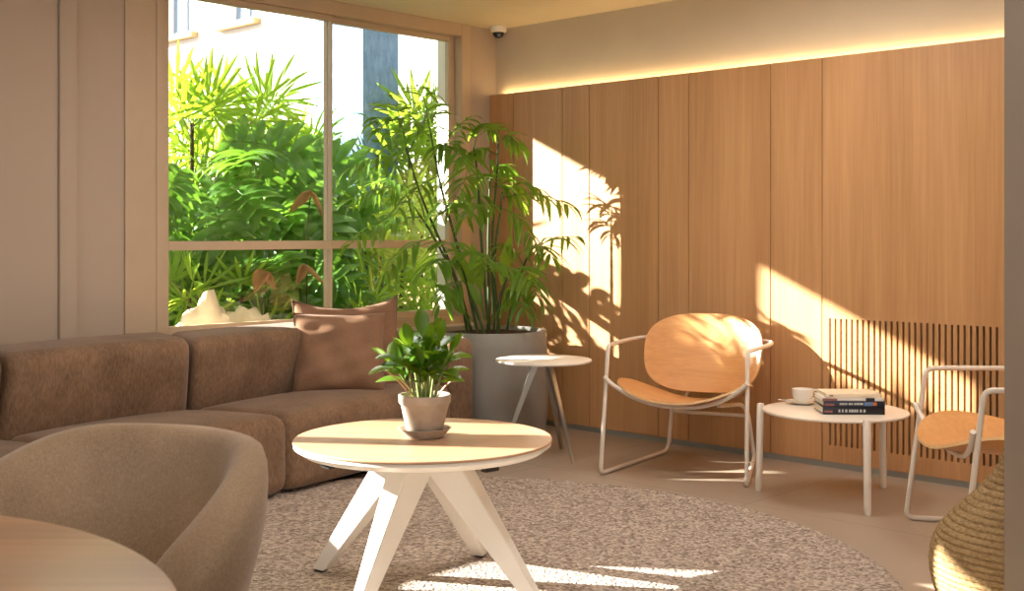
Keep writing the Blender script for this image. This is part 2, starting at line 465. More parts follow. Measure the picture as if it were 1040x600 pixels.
# security camera
t = thing('security_camera', 'small white dome security camera on the ceiling in the corner', 'camera', P(.10, .02, CEIL))
b = BM(); lathe(b, [(.052, -.0005), (.052, -.03), (.048, -.036), (.036, -.038)], 32); finish('mount', b, 'white_ceramic', t)
b = BM(); lathe(b, [(.036 * math.cos(a), -.038 - .034 * math.sin(a)) for a in [PI / 2 * k / 8 for k in range(8)]] + [(.003, -.072)], 28); finish('dome', b, 'black_plastic', t)
b = BM(); lathe(b, [(.003, 0), (.011, .001), (.012, .006), (.006, .010)], 16); b.transform(Matrix.Translation((.004, -.028, -.058)) @ Matrix.Rotation(PI / 2.4, 4, 'X')); finish('lens', b, 'glass_dark', t)

# ================================================================== SOFA
def jn(s): return .50 + .167 * (s - 1.855)      # junction of seat and backrest
def xy(t, s): p = P(t, s); return (p.x, p.y)
sofa = thing('sofa', 'long brown modular sofa with low rounded backrests under the window', 'sofa', P(.4, 2.4))
def sofa_part(name, quad, z0, z1, r, crown, bulge=0, n=(30, 16, 14), under=0):
    b = BM(); softbox(b, [xy(*q) for q in quad], z0, z1, r, crown, n, bulge, under)
    return finish(name, b, 'sofa_fabric', sofa, 60, world=True)
# quads: rear-right, rear-left, front-left, front-right  (t, s)
sofa_part('backrest', [(.075, 1.06), (.18, 2.375), (.62, 2.478), (.385, 1.10)], .06, .685, .06, .012, under=.16)
sofa_part('backrest', [(.18, 2.385), (.36, 3.42), (.765, 3.365), (.625, 2.488)], .06, .69, .06, .012, under=.16)
sofa_part('backrest', [(.36, 3.43), (.75, 4.35), (1.13, 4.18), (.767, 3.375)], .06, .69, .06, .012, under=.16)
sofa_part('seat_cushion', [(.32, 1.10), (.54, 2.475), (1.035, 2.245), (.82, 1.08)], .028, .365, .06, .03)
sofa_part('seat_cushion', [(.54, 2.485), (.68, 3.372), (1.205, 3.26), (1.037, 2.255)], .028, .365, .06, .03)
sofa_part('seat_cushion', [(.682, 3.382), (1.03, 4.18), (1.515, 3.98), (1.207, 3.27)], .028, .365, .06, .03)
sofa_part('armrest', [(.08, .87), (.09, 1.05), (.785, 1.07), (.755, .85)], .028, .60, .06, .008, n=(16, 24, 14))
b = BM(); pl = [(.16, .95), (.28, 2.5), (.45, 3.4), (.85, 4.2), (1.4, 3.95), (1.1, 3.2), (.92, 2.28), (.68, .95)]
prism(b, [xy(*q) for q in pl], .0015, .07); finish('plinth', b, 'black_plastic', sofa, 20, world=True)

# scatter cushions
def pillow(name, label, center, w, h, thick, rx, rz, lean=0, sag=.07):
    b = BM(); n = 26; top = {}; bot = {}
    for i in range(n + 1):
        for j in range(n + 1):
            u, v = -1 + 2 * i / n, -1 + 2 * j / n
            th = ((1 - u ** 4) * (1 - v ** 4)) ** .55
            k = 1 - .07 * (1 - v * v) * (abs(u) ** 3) ; k2 = 1 - (sag if v > 0 else .05) * (1 - u * u) * (abs(v) ** 3)
            wr = .007 * math.sin(7 * u + 4 * v) * th + .004 * math.sin(14 * v - 5 * u) * th
            x, z = u * w / 2 * k, v * h / 2 * k2
            edge = i in (0, n) or j in (0, n)
            y = thick / 2 * th * (1 + .25 * -v)
            vt = b.verts.new((x, -y - (0 if edge else wr), z)); top[i, j] = vt
            bot[i, j] = vt if edge else b.verts.new((x, y + wr, z))
    for i in range(n):
        for j in range(n):
            b.faces.new([top[i, j], top[i + 1, j], top[i + 1, j + 1], top[i, j + 1]])
            b.faces.new([bot[i, j], bot[i, j + 1], bot[i + 1, j + 1], bot[i + 1, j]])
    b.transform(Matrix.Rotation(rz, 4, 'Z') @ Matrix.Rotation(rx, 4, 'X') @ Matrix.Rotation(lean, 4, 'Y'))
    t = thing(name, label, 'cushion', center)
    finish('cover', b, 'cushion_fabric', t, 170)
    pts = [(-w / 2, -h / 2), (w / 2, -h / 2), (w / 2, h / 2), (-w / 2, h / 2), (-w / 2, -h / 2)]
    b = BM(); path = []
    for (x0, z0), (x1, z1) in zip(pts, pts[1:]):
        for k in range(14):
            q = k / 14; x, z = x0 + (x1 - x0) * q, z0 + (z1 - z0) * q
            u, v = 2 * x / w, 2 * z / h
            path.append(V((x * (1 - .07 * (1 - v * v) * abs(u) ** 3), 0, z * (1 - (sag if v > 0 else .05) * (1 - u * u) * abs(v) ** 3))))
    path.append(path[0])
    tube(b, path, .003, 6, False)
    b.transform(Matrix.Rotation(rz, 4, 'Z') @ Matrix.Rotation(rx, 4, 'X') @ Matrix.Rotation(lean, 4, 'Y'))
    finish('piping', b, 'cushion_fabric', t, 170)
    return t
c1 = at(345, 359, 5.90)
pillow('scatter_cushion', 'square brown linen cushion standing in front on the sofa seat', c1, .46, .42, .15, math.radians(-17), math.radians(8))
c2 = at(353, 351, 6.12)
pillow('scatter_cushion', 'brown linen cushion half hidden behind the other cushion', c2, .55, .50, .13, math.radians(-13), math.radians(16), math.radians(-1), .24)

# ================================================================== RUG
RC, RR = V((-.30, 4.03, 0)), 1.567
t = thing('round_rug', 'large round beige looped rug under the coffee table', 'rug', RC)
b = BM(); n = 260
prof = [(RR - .004, .001), (RR + .004, .006), (RR, .012), (RR - .012, .016), (RR - .05, .016)]
rings = []
for r, z in prof:
    rings.append([b.verts.new(((r + .004 * math.sin(i * 2.4) + .003 * random.random()) * math.cos(2 * PI * i / n), (r + .004 * math.sin(i * 2.4)) * math.sin(2 * PI * i / n), z)) for i in range(n)])
for a, c in zip(rings, rings[1:]):
    for i in range(n): b.faces.new([a[i], a[(i + 1) % n], c[(i + 1) % n], c[i]])
b.faces.new(rings[-1]); b.faces.new(rings[0][::-1])
finish('pile', b, 'rug_loops', t, 60)
RZ = .0165

# ================================================================== COFFEE TABLE
CT = V((-.286, 3.835, 0)); TH = .496; TR = .4155
ct = thing('coffee_table', 'round oak topped coffee table with splayed white legs on the rug', 'table', CT)
b = BM(); lathe(b, [(TR - .006, TH - .008), (TR - .0005, TH - .0065), (TR, TH - .003), (TR - .002, TH)], 96); finish('tabletop', b, 'oak_top', ct, 40)
b = BM(); lathe(b, [(TR - .05, TH - .036), (TR - .028, TH - .036), (TR - .003, TH - .018), (TR - .004, TH - .0085)], 96); finish('edge_band', b, 'white_metal', ct, 40)
b = BM(); lathe(b, [(.12, TH - .06), (.125, TH - .052), (.125, TH - .035)], 40); finish('hub', b, 'white_metal', ct, 40)
L = V((-.658, 4.017, 0)) - CT; a0 = math.atan2(L.y, L.x)
for k in range(4):
    a = a0 + k * PI / 2
    dr, tn = V((math.cos(a), math.sin(a), 0)), V((-math.sin(a), math.cos(a), 0))
    foot = dr * .40 + V((0, 0, RZ + .008)); top = dr * .065 + V((0, 0, TH - .036))
    b = BM()
    def sec(c, rad, tan, tilt=0): return [c + dr * (-rad) - tn * tan, c + dr * rad - tn * tan * .55, c + dr * rad + tn * tan * .55, c - dr * rad + tn * tan]
    hexa(b, sec(foot, .026, .024) + sec(top, .066, .070))
    bmesh.ops.bevel(b, geom=b.edges[:], offset=.003, segments=2, affect='EDGES')
    lg = finish('leg', b, 'white_metal', ct, 30)
    b = BM(); hexa(b, [p + V((0, 0, -.0075)) for p in sec(foot, .018, .016)] + [p + V((0, 0, .001)) for p in sec(foot, .018, .016)])
    finish('foot_pad', b, 'black_plastic', lg)
for k in range(2):
    a = a0 + PI / 4 + k * PI / 2 + .35
    dr, tn = V((math.cos(a), math.sin(a), 0)), V((-math.sin(a), math.cos(a), 0))
    b = BM(); zz0, zz1 = TH - .05, TH - .0345
    pts = []
    for z in (zz0, zz1): pts += [dr * -.34 - tn * .022 + V((0, 0, z)), dr * .34 - tn * .022 + V((0, 0, z)), dr * .34 + tn * .022 + V((0, 0, z)), dr * -.34 + tn * .022 + V((0, 0, z))]
    hexa(b, pts); cb = finish('cross_bar', b, 'white_metal', ct)
    for sg in (-1, 1):
        b = BM(); pts = []
        for z in (zz0 - .004, zz1): pts += [dr * sg * .338 - tn * .025 + V((0, 0, z)), dr * sg * .362 - tn * .025 + V((0, 0, z)), dr * sg * .362 + tn * .025 + V((0, 0, z)), dr * sg * .338 + tn * .025 + V((0, 0, z))]
        hexa(b, pts); finish('end_cap', b, 'black_plastic', cb)

# potted plant on it, standing in a saucer
PP = V((-.282, 3.85, TH))
t = thing('plant_saucer', 'shallow grey clay saucer under the small pot on the coffee table', 'saucer', PP)
b = BM(); lathe(b, [(.052, .0005), (.06, .001), (.083, .027), (.086, .030), (.081, .030), (.058, .006), (.02, .005)], 48); finish('dish', b, 'terracotta', t, 40)
t = thing('potted_plant', 'small glossy leaved plant in a clay pot on the coffee table', 'plant', PP + V((0, 0, .0055)))
b = BM(); lathe(b, [(.054, .001), (.057, .004), (.077, .098), (.082, .104), (.084, .108), (.085, .130), (.082, .133), (.078, .132), (.074, .100), (.02, .098)], 48); finish('pot', b, 'terracotta', t, 35)
b = BM(); lathe(b, [(.0745, .099), (.072, .108), (.05, .112), (.02, .115), (.003, .114)], 28); finish('soil', b, 'soil', t, 60)
rnd = random.Random(11)
specs = [(-.028, -.02, -.115, -.03, .165), (-.03, .0, -.07, -.06, .20), (-.01, -.02, -.045, -.03, .24), (0, .01, -.01, .03, .27), (.01, -.02, .02, -.05, .22),
         (.02, .0, .05, -.01, .25), (.03, .01, .085, .02, .20), (.01, .03, .03, .07, .23), (-.02, .03, -.06, .08, .22), (.03, -.02, .07, -.06, .15), (.0, -.03, -.01, -.07, .15)]
for bx, by, tx, ty, h in specs:
    h *= .80; p0 = V((bx, by, .112)); p1 = V((bx * .6 + tx * .45, by * .6 + ty * .45, .11 + h * .6)); p2 = V((tx, ty, .11 + h))
    path = spline([p0, p1, p2], 8)
    b = BM(); tube(b, path, lambda q: .005 * (1 - .6 * q), 7); st = finish('stem', b, 'stalk', t, 60)
    b = BM(); n = 3
    for k in range(n + 1):
        q = .45 + .55 * k / n; i = min(len(path) - 2, int(q * (len(path) - 1))); pp = path[i]; d = (path[i + 1] - path[i]).normalized()
        sd = d.cross(V((rnd.uniform(-1, 1), rnd.uniform(-1, 1), .2))).normalized()
        if k == n: dirs = [d]
        else: dirs = [(d * .75 + sd).normalized(), (d * .75 - sd).normalized()]
        for dd in dirs:
            up = (V((0, -.3, 1)) - dd * dd.z); up = up if up.length > .1 else V((0, -1, 0))
            blade(b, pp, dd, up.normalized(), rnd.uniform(.075, .10), rnd.uniform(.042, .054), .25, 7, .12, 0, .55)
    finish('leaf_spray', b, 'zz_leaf', st, 170, recalc=False)
b = BM()
for p, q in (((-.03, -.03, .11), (-.125, -.05, .22)), ((.03, .0, .11), (.105, -.03, .19)), ((-.02, -.04, .11), (-.075, -.07, .19))):
    tube(b, spline([p, (V(p) + V(q)) / 2 + V((0, 0, .01)), q], 5), .0028, 6)
finish('bare_stem', b, 'timber_edge', t, 60)

# ================================================================== PLANTER WITH TALL PALM
PL = P(.48, .485); PR = .326
palm = thing('potted_palm', 'tall slender bamboo palm in a big round grey concrete planter in the corner', 'plant', PL)
b = BM(); lathe(b, [(PR - .03, .001), (PR - .005, .01), (PR + .012, .12), (PR + .014, .3), (PR + .006, .5), (PR, .595), (PR - .008, .605), (PR - .026, .604), (PR - .034, .59), (PR - .04, .565), (.05, .56)], 72)
finish('planter', b, 'concrete', palm, 40)
b = BM(); lathe(b, [(PR - .0405, .566), (.27, .584), (.15, .594), (.05, .597), (.004, .597)], 40)
for v in b.verts: v.co.z += .006 * noise.noise(v.co * 22)
finish('soil', b, 'soil', palm, 60)
rnd = random.Random(5)
def frond(parent, p0, p1, sag, npair, llen, lwid, start=.25, updir=V((0, 0, 1)), m='palm_leaf'):
    mid = (p0 + p1) / 2 + V((0, 0, sag))
    path = spline([p0, mid, p1], 10); nn = len(path)
    b = BM(); tube(b, path, lambda q: .0042 * (1 - .75 * q), 5, False)
    axis = (p1 - p0).normalized()
    for k in range(npair + 1):
        q = start + (1 - start) * k / npair; i = min(nn - 2, int(q * (nn - 1)))
        pp = path[i]; d = (path[i + 1] - path[i]).normalized(); sd = d.cross(V((0, 0, 1)))
        sd = sd.normalized() if sd.length > .15 else V((1, 0, 0))
        sc = .62 + .5 * math.sin(PI * min(1, q * .9 + .12))
        dirs = [d] if k == npair else [(d * .7 + sd).normalized(), (d * .7 - sd).normalized()]
        for dd in dirs:
            dd = (dd + V((rnd.uniform(-.2, .2), rnd.uniform(-.2, .2), rnd.uniform(-.25, .2)))).normalized()
            up = V((0, 0, 1)) - dd * dd.z; up = up.normalized() if up.length > .1 else V((0, -1, 0))
            up = (up + V((rnd.uniform(-.7, .7), rnd.uniform(-.9, .1), 0))).normalized()
            blade(b, pp, dd, up, llen * sc * rnd.uniform(.8, 1.15), lwid * rnd.uniform(.8, 1.2), rnd.uniform(.5, 1.2), 6, .18)
    return finish('frond', b, m, parent, 170, recalc=False)
YP = PL.y
# canes: base offset in the pot, then points (photo column, row, depth), then fronds from a point on it to a tip
canes = [
    (-.10, .05, [(462, 280, YP - .02), (430, 205, YP - .15), (412, 150, YP - .22)],
     [(418, 165, -.2, 352, 172, -.35), (420, 175, -.2, 372, 118, -.25), (414, 155, -.2, 398, 100, -.05), (426, 195, -.18, 350, 205, -.4), (414, 156, -.2, 448, 112, -.3)]),
    (-.06, -.08, [(470, 270, YP - .08), (448, 190, YP - .12), (436, 128, YP - .12)],
     [(438, 140, -.12, 385, 120, -.3), (440, 150, -.12, 472, 165, -.3), (436, 130, -.12, 425, 85, .1), (446, 178, -.12, 392, 230, -.45), (444, 165, -.1, 478, 118, -.05)]),
    (-.12, -.03, [(465, 290, YP - .1), (440, 240, YP - .28), (424, 215, YP - .35)],
     [(426, 220, -.35, 352, 250, -.6), (428, 222, -.35, 388, 178, -.5), (440, 240, -.3, 384, 285, -.5), (436, 232, -.3, 470, 205, -.5)]),
    (.0, .0, [(490, 260, YP), (485, 180, YP - .02), (481, 150, YP - .05)],
     [(482, 160, -.05, 440, 150, -.25), (482, 155, -.05, 470, 195, -.4), (481, 152, -.05, 492, 128, .05), (484, 175, -.03, 455, 215, -.3)]),
    (.03, .06, [(500, 250, YP + .05), (505, 170, YP + .05), (506, 140, YP + .06)],
     [(506, 145, .05, 528, 148, .0), (506, 142, .05, 494, 128, .1), (506, 158, .05, 470, 160, -.05)]),
    (.06, -.03, [(502, 270, YP - .05), (508, 215, YP - .06), (510, 195, YP - .05)],
     [(510, 200, -.05, 585, 212, -.28), (510, 197, -.05, 548, 192, -.05), (508, 210, -.05, 545, 250, -.2), (508, 210, -.06, 468, 225, -.3), (509, 200, -.05, 505, 175, .08)]),
    (.10, .04, [(525, 290, YP + .04), (535, 262, YP + .0), (540, 250, YP - .02)],
     [(538, 255, .0, 562, 262, -.15), (536, 262, .0, 585, 240, -.3), (532, 272, .0, 512, 250, -.1), (528, 285, 0, 548, 305, -.2)]),
    (-.02, -.12, [(478, 300, YP - .15), (470, 275, YP - .22), (462, 262, YP - .25)],
     [(466, 268, -.24, 428, 278, -.5), (468, 272, -.23, 450, 245, -.4), (472, 285, -.2, 445, 312, -.4), (466, 268, -.24, 488, 262, -.45)]),
    (.05, -.10, [(508, 305, YP - .12), (514, 285, YP - .15), (518, 272, YP - .16)],
     [(516, 276, -.16, 545, 288, -.35), (514, 285, -.15, 494, 268, -.35), (512, 295, -.14, 535, 318, -.3)]),
    (.0, .10, [(496, 255, YP + .1), (497, 205, YP + .1), (498, 180, YP + .1)],
     [(498, 190, .1, 530, 205, .05), (497, 200, .1, 480, 215, -.05), (498, 184, .1, 515, 170, .08)]),
]
for bx, by, pts, frs in canes:
    base = PL + V((bx, by, .582))
    path = spline([base] + [at(*p) for p in pts], 8)
    b = BM(); tube(b, path, lambda q: .0095 * (1 - .55 * q) + .0012 * (abs(math.sin(q * 26)) > .96), 8)
    cane = finish('cane', b, 'cane', palm, 60, world=True)
    for x0, y0, d0, x1, y1, d1 in frs:
        fo = frond(None, at(x0, y0, YP + d0), at(x1, y1, YP + d1), .05, 6, .19, .025)
        fo.parent = cane; fo.data.transform(palm.matrix_basis.inverted())
# broad low leaves around the foot
for x0, y0, d0, x1, y1, wd in ((488, 325, -.1, 470, 262, .075), (492, 325, -.12, 483, 258, .08), (505, 322, -.05, 515, 250, .07), (500, 325, -.1, 526, 285, .07), (482, 328, -.15, 452, 290, .06), (478, 330, -.18, 463, 305, .05), (515, 325, 0, 545, 272, .05), (495, 328, -.2, 480, 290, .05), (507, 328, -.1, 520, 300, .045)):
    p0, p1 = at(x0, y0, YP + d0), at(x1, y1, YP + d0 - .08)
    b = BM(); d = p1 - p0; n0 = p0 + d * .45
    tube(b, [p0, p0 + d * .25, n0], .0035, 5, False)
    blade(b, n0, d, V((rnd.uniform(-.4, .4), -1, .2)), d.length * .75, wd, .35, 8, .1)
    finish('broad_leaf', b, 'palm_leaf', palm, 170, world=True, recalc=False)

# ================================================================== WHITE THREE-LEGGED SIDE TABLE
SC = V((.163, 6.15, 0))
t = thing('side_table', 'small round white side table on three thin splayed legs beside the planter', 'table', SC)
b = BM(); lathe(b, [(.235, .492), (.248, .4955), (.25, .50), (.248, .505), (.244, .506)], 64); finish('tabletop', b, 'white_metal', t, 40)
b = BM(); lathe(b, [(.07, .484), (.075, .486), (.075, .4925)], 24); finish('mounting_plate', b, 'grey_metal', t, 40)
for deg, fr in ((-50, .225), (66, .25), (186, .225)):
    a = math.radians(deg); dr, tn = V((math.cos(a), math.sin(a), 0)), V((-math.sin(a), math.cos(a), 0))
    f0, f1 = dr * fr + V((0, 0, .001)), dr * .04 + V((0, 0, .4905))
    b = BM()
    def sec2(c, r, w): return [c - dr * r - tn * w, c + dr * r - tn * w, c + dr * r + tn * w, c - dr * r + tn * w]
    hexa(b, sec2(f0, .008, .008) + sec2(f1, .017, .016)); bmesh.ops.bevel(b, geom=b.edges[:], offset=.003, segments=2, affect='EDGES')
    finish('leg', b, 'grey_metal', t, 30)

# ================================================================== LOUNGE CHAIRS
def shell(fn, outline, nr=14, na=64, thick=.011):
    """thin bent-plywood shell: superellipse plan mapped through fn(u, v) -> point; solid with a rounded rim"""
    b = BM(); F_, B_ = [], []
    def nrm(u, v):
        e = 1e-3
        return (fn(u + e, v) - fn(u - e, v)).cross(fn(u, v + e) - fn(u, v - e)).normalized()
    for r in range(nr + 1):
        q = r / nr; rowf, rowb = [], []
        for a in range(na):
            u, v = outline(2 * PI * a / na); u *= q; v *= q
            if r == 0 and a: rowf.append(rowf[0]); rowb.append(rowb[0]); continue
            p, n_ = fn(u, v), nrm(u, v)
            rowf.append(b.verts.new(p + n_ * thick / 2)); rowb.append(b.verts.new(p - n_ * thick / 2))
        F_.append(rowf); B_.append(rowb)
    for rows in (F_, B_):
        for r in range(nr):
            for a in range(na):
                q = [rows[r][a], rows[r + 1][a], rows[r + 1][(a + 1) % na], rows[r][(a + 1) % na]]
                uq = []
                for x in q:
                    if x not in uq: uq.append(x)
                b.faces.new(uq)
    for a in range(na): b.faces.new([F_[-1][a], F_[-1][(a + 1) % na], B_[-1][(a + 1) % na], B_[-1][a]]).material_index = 1
    return b
def sup(n_):
    def f(a):
        c, s = math.cos(a), math.sin(a)
        return (math.copysign(abs(c) ** (2 / n_), c), math.copysign(abs(s) ** (2 / n_), s))
    return f
def seat_fn(u, v):
    x = u * .315 * (1 - .10 * v) ; y = -.09 + v * .30
    z = .366 + .085 * (abs(x) / .30) ** 2.2 - .055 * (v * .5 + .5) + .012 * max(0, -v) ** 2 * 0
    return V((x, y, z))
def back_fn(u, v):
    x = u * .302 * (1 + .04 * v); h = .205 * v
    z = .545 + h * .95; y = .262 + h * .36 - .085 * (x / .30) ** 2
    return V((x, y, z))
def lounge_chair(label, loc, rz):
    t = thing('lounge_chair', label, 'chair', loc, rz, 'bent plywood lounge chairs')
    r = .0105
    for sg in (-1, 1):
        b = BM()
        path = fillet([(sg * .347, -.19, .613), (sg * .338, -.285, .612), (sg * .35, -.36, r), (sg * .228, .36, r), (sg * .2, .335, .245), (sg * .185, .25, .292), (sg * .17, .05, .312), (sg * .16, -.12, .332)], [0, .032, .035, .06, .05, .06, .05, 0], 7)
        path = [p for p in path]
        tube(b, path, r, 10)
        finish('side_frame', b, 'cream_metal', t, 60)
    b = BM()
    half = [(.347, -.19, .613), (.358, .0, .612), (.358, .13, .611), (.33, .25, .612), (.24, .318, .614), (.12, .335, .616)]
    pts = [(-x, y, z) for x, y, z in half] + [(0, .338, .616)] + half[::-1]
    path = spline(pts, 7); tube(b, path, r, 10); finish('arm_hoop', b, 'cream_metal', t, 60)
    b = BM()
    half = [(.345, -.325, .47), (.30, -.315, .428), (.22, -.30, .380), (.12, -.285, .346)]
    tube(b, spline([(-x, y, z) for x, y, z in half] + [(0, -.28, .336)] + half[::-1], 7), r, 10); finish('front_rail', b, 'cream_metal', t, 60)
    b = BM(); tube(b, [(-.202, .337, .222), (.202, .337, .222)], .009, 10); finish('cross_bar', b, 'cream_metal', t, 60)
    for sg in (-1, 1):
        b = BM(); tube(b, spline([(sg * .09, .20, .318), (sg * .09, .27, .36), (sg * .09, .29, .50), (sg * .09, .318, .60)], 6), .008, 8); finish('back_support', b, 'cream_metal', t, 60)
    for nm, sh in (('seat', shell(seat_fn, sup(2.5))), ('backrest', shell(back_fn, sup(2.9)))):
        finish(nm, sh, 'oak_shell', t, 50).data.materials.append(M['timber_edge'])
    return t
ch = lounge_chair('oak lounge chair with white tube frame facing the room, in front of the oak wall', (.888, 5.864, 0), -.416)
c2 = copy_tree(ch); c2.location = (1.93, 4.43, 0); c2.rotation_euler = (0, 0, -1.62)
c2['label'] = 'oak lounge chair partly hidden by the grey wall end and the woven basket'

# ================================================================== LOW TABLE WITH CUP AND BOOKS
LT = V((1.412, 5.20, 0)); LH = .384
t = thing('low_table', 'low round cream table on three round legs between the lounge chairs', 'table', LT)
b = BM(); lathe(b, [(.296, LH - .012), (.308, LH - .011), (.311, LH - .006), (.309, LH - .001), (.306, LH)], 72); finish('tabletop', b, 'cream_metal', t, 40)
for fx, fy in ((1.101, 5.346), (1.455, 4.86), (1.672, 5.39)):
    d = V((fx, fy, 0)) - LT; a = math.atan2(d.y, d.x); dr = V((math.cos(a), math.sin(a), 0))
    b = BM(); tube(b, [dr * .338 + V((0, 0, .001)), dr * .336 + V((0, 0, .03)), dr * .328 + V((0, 0, LH + .004)), dr * .328 + V((0, 0, LH + .009))], lambda q: .0125 + .004 * min(1, q * 2) - (.004 if q > .99 else 0), 16)
    lg = finish('leg', b, 'cream_metal', t, 50)
    b = BM(); tube(b, [dr * .29 + V((0, 0, LH - .017)), dr * .33 + V((0, 0, LH - .017))], .009, 10); finish('bracket', b, 'cream_metal', lg, 50)
CU = V((1.315, 5.385, LH))
t = thing('saucer', 'white saucer under the coffee cup on the low table', 'saucer', CU)
b = BM(); lathe(b, [(.03, .0005), (.045, .002), (.07, .012), (.072, .014), (.068, .014), (.04, .006), (.01, .005)], 40); finish('dish', b, 'white_ceramic', t, 50)
t = thing('coffee_cup', 'white coffee cup on its saucer on the low table', 'cup', CU + V((0, 0, .0065)))
b = BM(); lathe(b, [(.024, .0005), (.026, .002), (.038, .012), (.046, .03), (.048, .055), (.0485, .062), (.0455, .062), (.043, .035), (.035, .014), (.01, .010)], 40); finish('bowl', b, 'white_ceramic', t, 50)
b = BM(); tube(b, spline([(.045, 0, .052), (.062, 0, .056), (.072, 0, .042), (.064, 0, .024), (.042, 0, .018)], 6), .0045, 8); finish('handle', b, 'white_ceramic', t, 60)
t = thing('teaspoon', 'steel teaspoon lying on the saucer beside the cup', 'spoon', CU + V((-.072, -.012, .0155)))
b = BM(); tube(b, [(-.02, .004, .004), (.006, 0, .001), (.03, -.016, -.004)], lambda q: .0022, 6)
b2 = bmesh.new(); bmesh.ops.create_uvsphere(b2, u_segments=14, v_segments=8, radius=1); b2.transform(Matrix.Translation((-.03, .006, .005)) @ Matrix.Diagonal((.014, .009, .0035, 1))); merge(b, b2)
finish('body', b, 'steel', t, 60)

BX = V((1.455, 5.145, LH)); bz = .0005
books = [('thick black book at the bottom of the pile on the low table', 'cover_black', .262, .175, .033, -.03, 0, 0),
         ('dark blue picture book second from the bottom of the pile', 'cover_navy', .26, .172, .022, -.02, .002, .002),
         ('thin white book with a black spine label, third in the pile', 'cover_white', .258, .165, .014, -.045, -.001, .004),
         ('cream book on top of the pile of books', 'cover_cream', .232, .16, .017, -.03, .0, .002)]
for i, (lab, m, w, d, h, rz, ox, oy) in enumerate(books):
    t = thing('book', lab, 'book', BX + V((ox, oy, bz)), rz, 'books piled on the low table')
    cv = .0028; b = BM()
    box(b, -w / 2, w / 2, -d / 2, d / 2, 0, cv, .0006); box(b, -w / 2, w / 2, -d / 2, d / 2, h - cv, h, .0006)
    box(b, -w / 2, w / 2, -d / 2 - .0005, -d / 2 + cv, cv * .3, h - cv * .3, .0006)
    finish('cover', b, m, t, 30)
    b = BM(); box(b, -w / 2 + .004, w / 2 - .004, -d / 2 + .003, d / 2 - .005, cv, h - cv); finish('pages', b, 'paper', t, 30)
    def mark(x0, x1, z0, z1, mm):
        b = BM(); box(b, x0, x1, -d / 2 - .0014, -d / 2 - .0004, z0, z1); finish('spine_mark', b, mm, t, 0)
    if i == 0:
        x = -.065; rr = random.Random(3)
        while x < .05:
            wl_ = rr.uniform(.006, .012); mark(x, x + wl_, .010, .022, 'mark_pale'); x += wl_ + rr.choice((.002, .002, .007))
        mark(-.125, -.09, .009, .017, 'mark_red')
    if i == 1:
        x = -.062; rr = random.Random(4)
        while x < .03:
            wl_ = rr.uniform(.005, .01); mark(x, x + wl_, .007, .016, 'mark_pale'); x += wl_ + rr.choice((.002, .002, .006))
        mark(.042, .078, .003, .019, 'mark_blue'); mark(.079, .095, .004, .018, 'mark_orange'); mark(-.125, -.085, .003, .012, 'mark_red')
    if i == 2: mark(.055, .092, -.003 + .003, .0135, 'cover_black'); mark(-.128, -.066, .001, .011, 'mark_red')
    if i == 3: mark(-.10, -.085, .005, .011, 'mark_red')
    bz += h + .0006

# ================================================================== WOVEN BASKET
BK = V((1.50, 3.46, 0))
t = thing('woven_basket', 'tall gourd shaped woven seagrass basket beside the grey wall end', 'basket', BK)
keys = [(0, .185), (.03, .215), (.10, .252), (.18, .268), (.26, .255), (.33, .205), (.39, .14), (.44, .095), (.49, .066), (.535, .052)]
def prof_r(z):
    for (z0, r0), (z1, r1) in zip(keys, keys[1:]):
        if z <= z1:
            q = (z - z0) / (z1 - z0); return r0 + (r1 - r0) * q
    return keys[-1][1]
smr = lambda z: sum(prof_r(max(0, min(.535, z + d))) for d in (-.03, -.02, -.01, 0, .01, .02, .03)) / 7
b = BM(); prof = []; coil = .0165; nz = int(.535 / coil)
for k in range(nz):
    for j in range(6):
        q = j / 6; z = (k + q) * coil
        prof.append((smr(z) + .0065 * abs(math.sin(PI * q)) ** .7, .001 + z))
n = 200; rings = []
for i, (r, z) in enumerate(prof):
    k = i // 6
    rings.append([b.verts.new(((r + .0032 * math.sin(2 * PI * (a * 70 / n) + (k % 2) * PI + (i % 6) * .5)) * math.cos(2 * PI * a / n), (r + .0032 * math.sin(2 * PI * (a * 70 / n) + (k % 2) * PI + (i % 6) * .5)) * math.sin(2 * PI * a / n), z)) for a in range(n)])
for a, c in zip(rings, rings[1:]):
    for i in range(n): b.faces.new([a[i], a[(i + 1) % n], c[(i + 1) % n], c[i]])
b.faces.new(rings[0][::-1])
finish('body', b, 'seagrass', t, 80)
b = BM(); zt = nz * coil
path = [V((.053 * math.cos(a), .053 * math.sin(a), zt + .002 * math.sin(a * 9))) for a in [2 * PI * k / 60 for k in range(61)]]
tube(b, path, .008, 8, False); finish('rim', b, 'seagrass', t, 60)

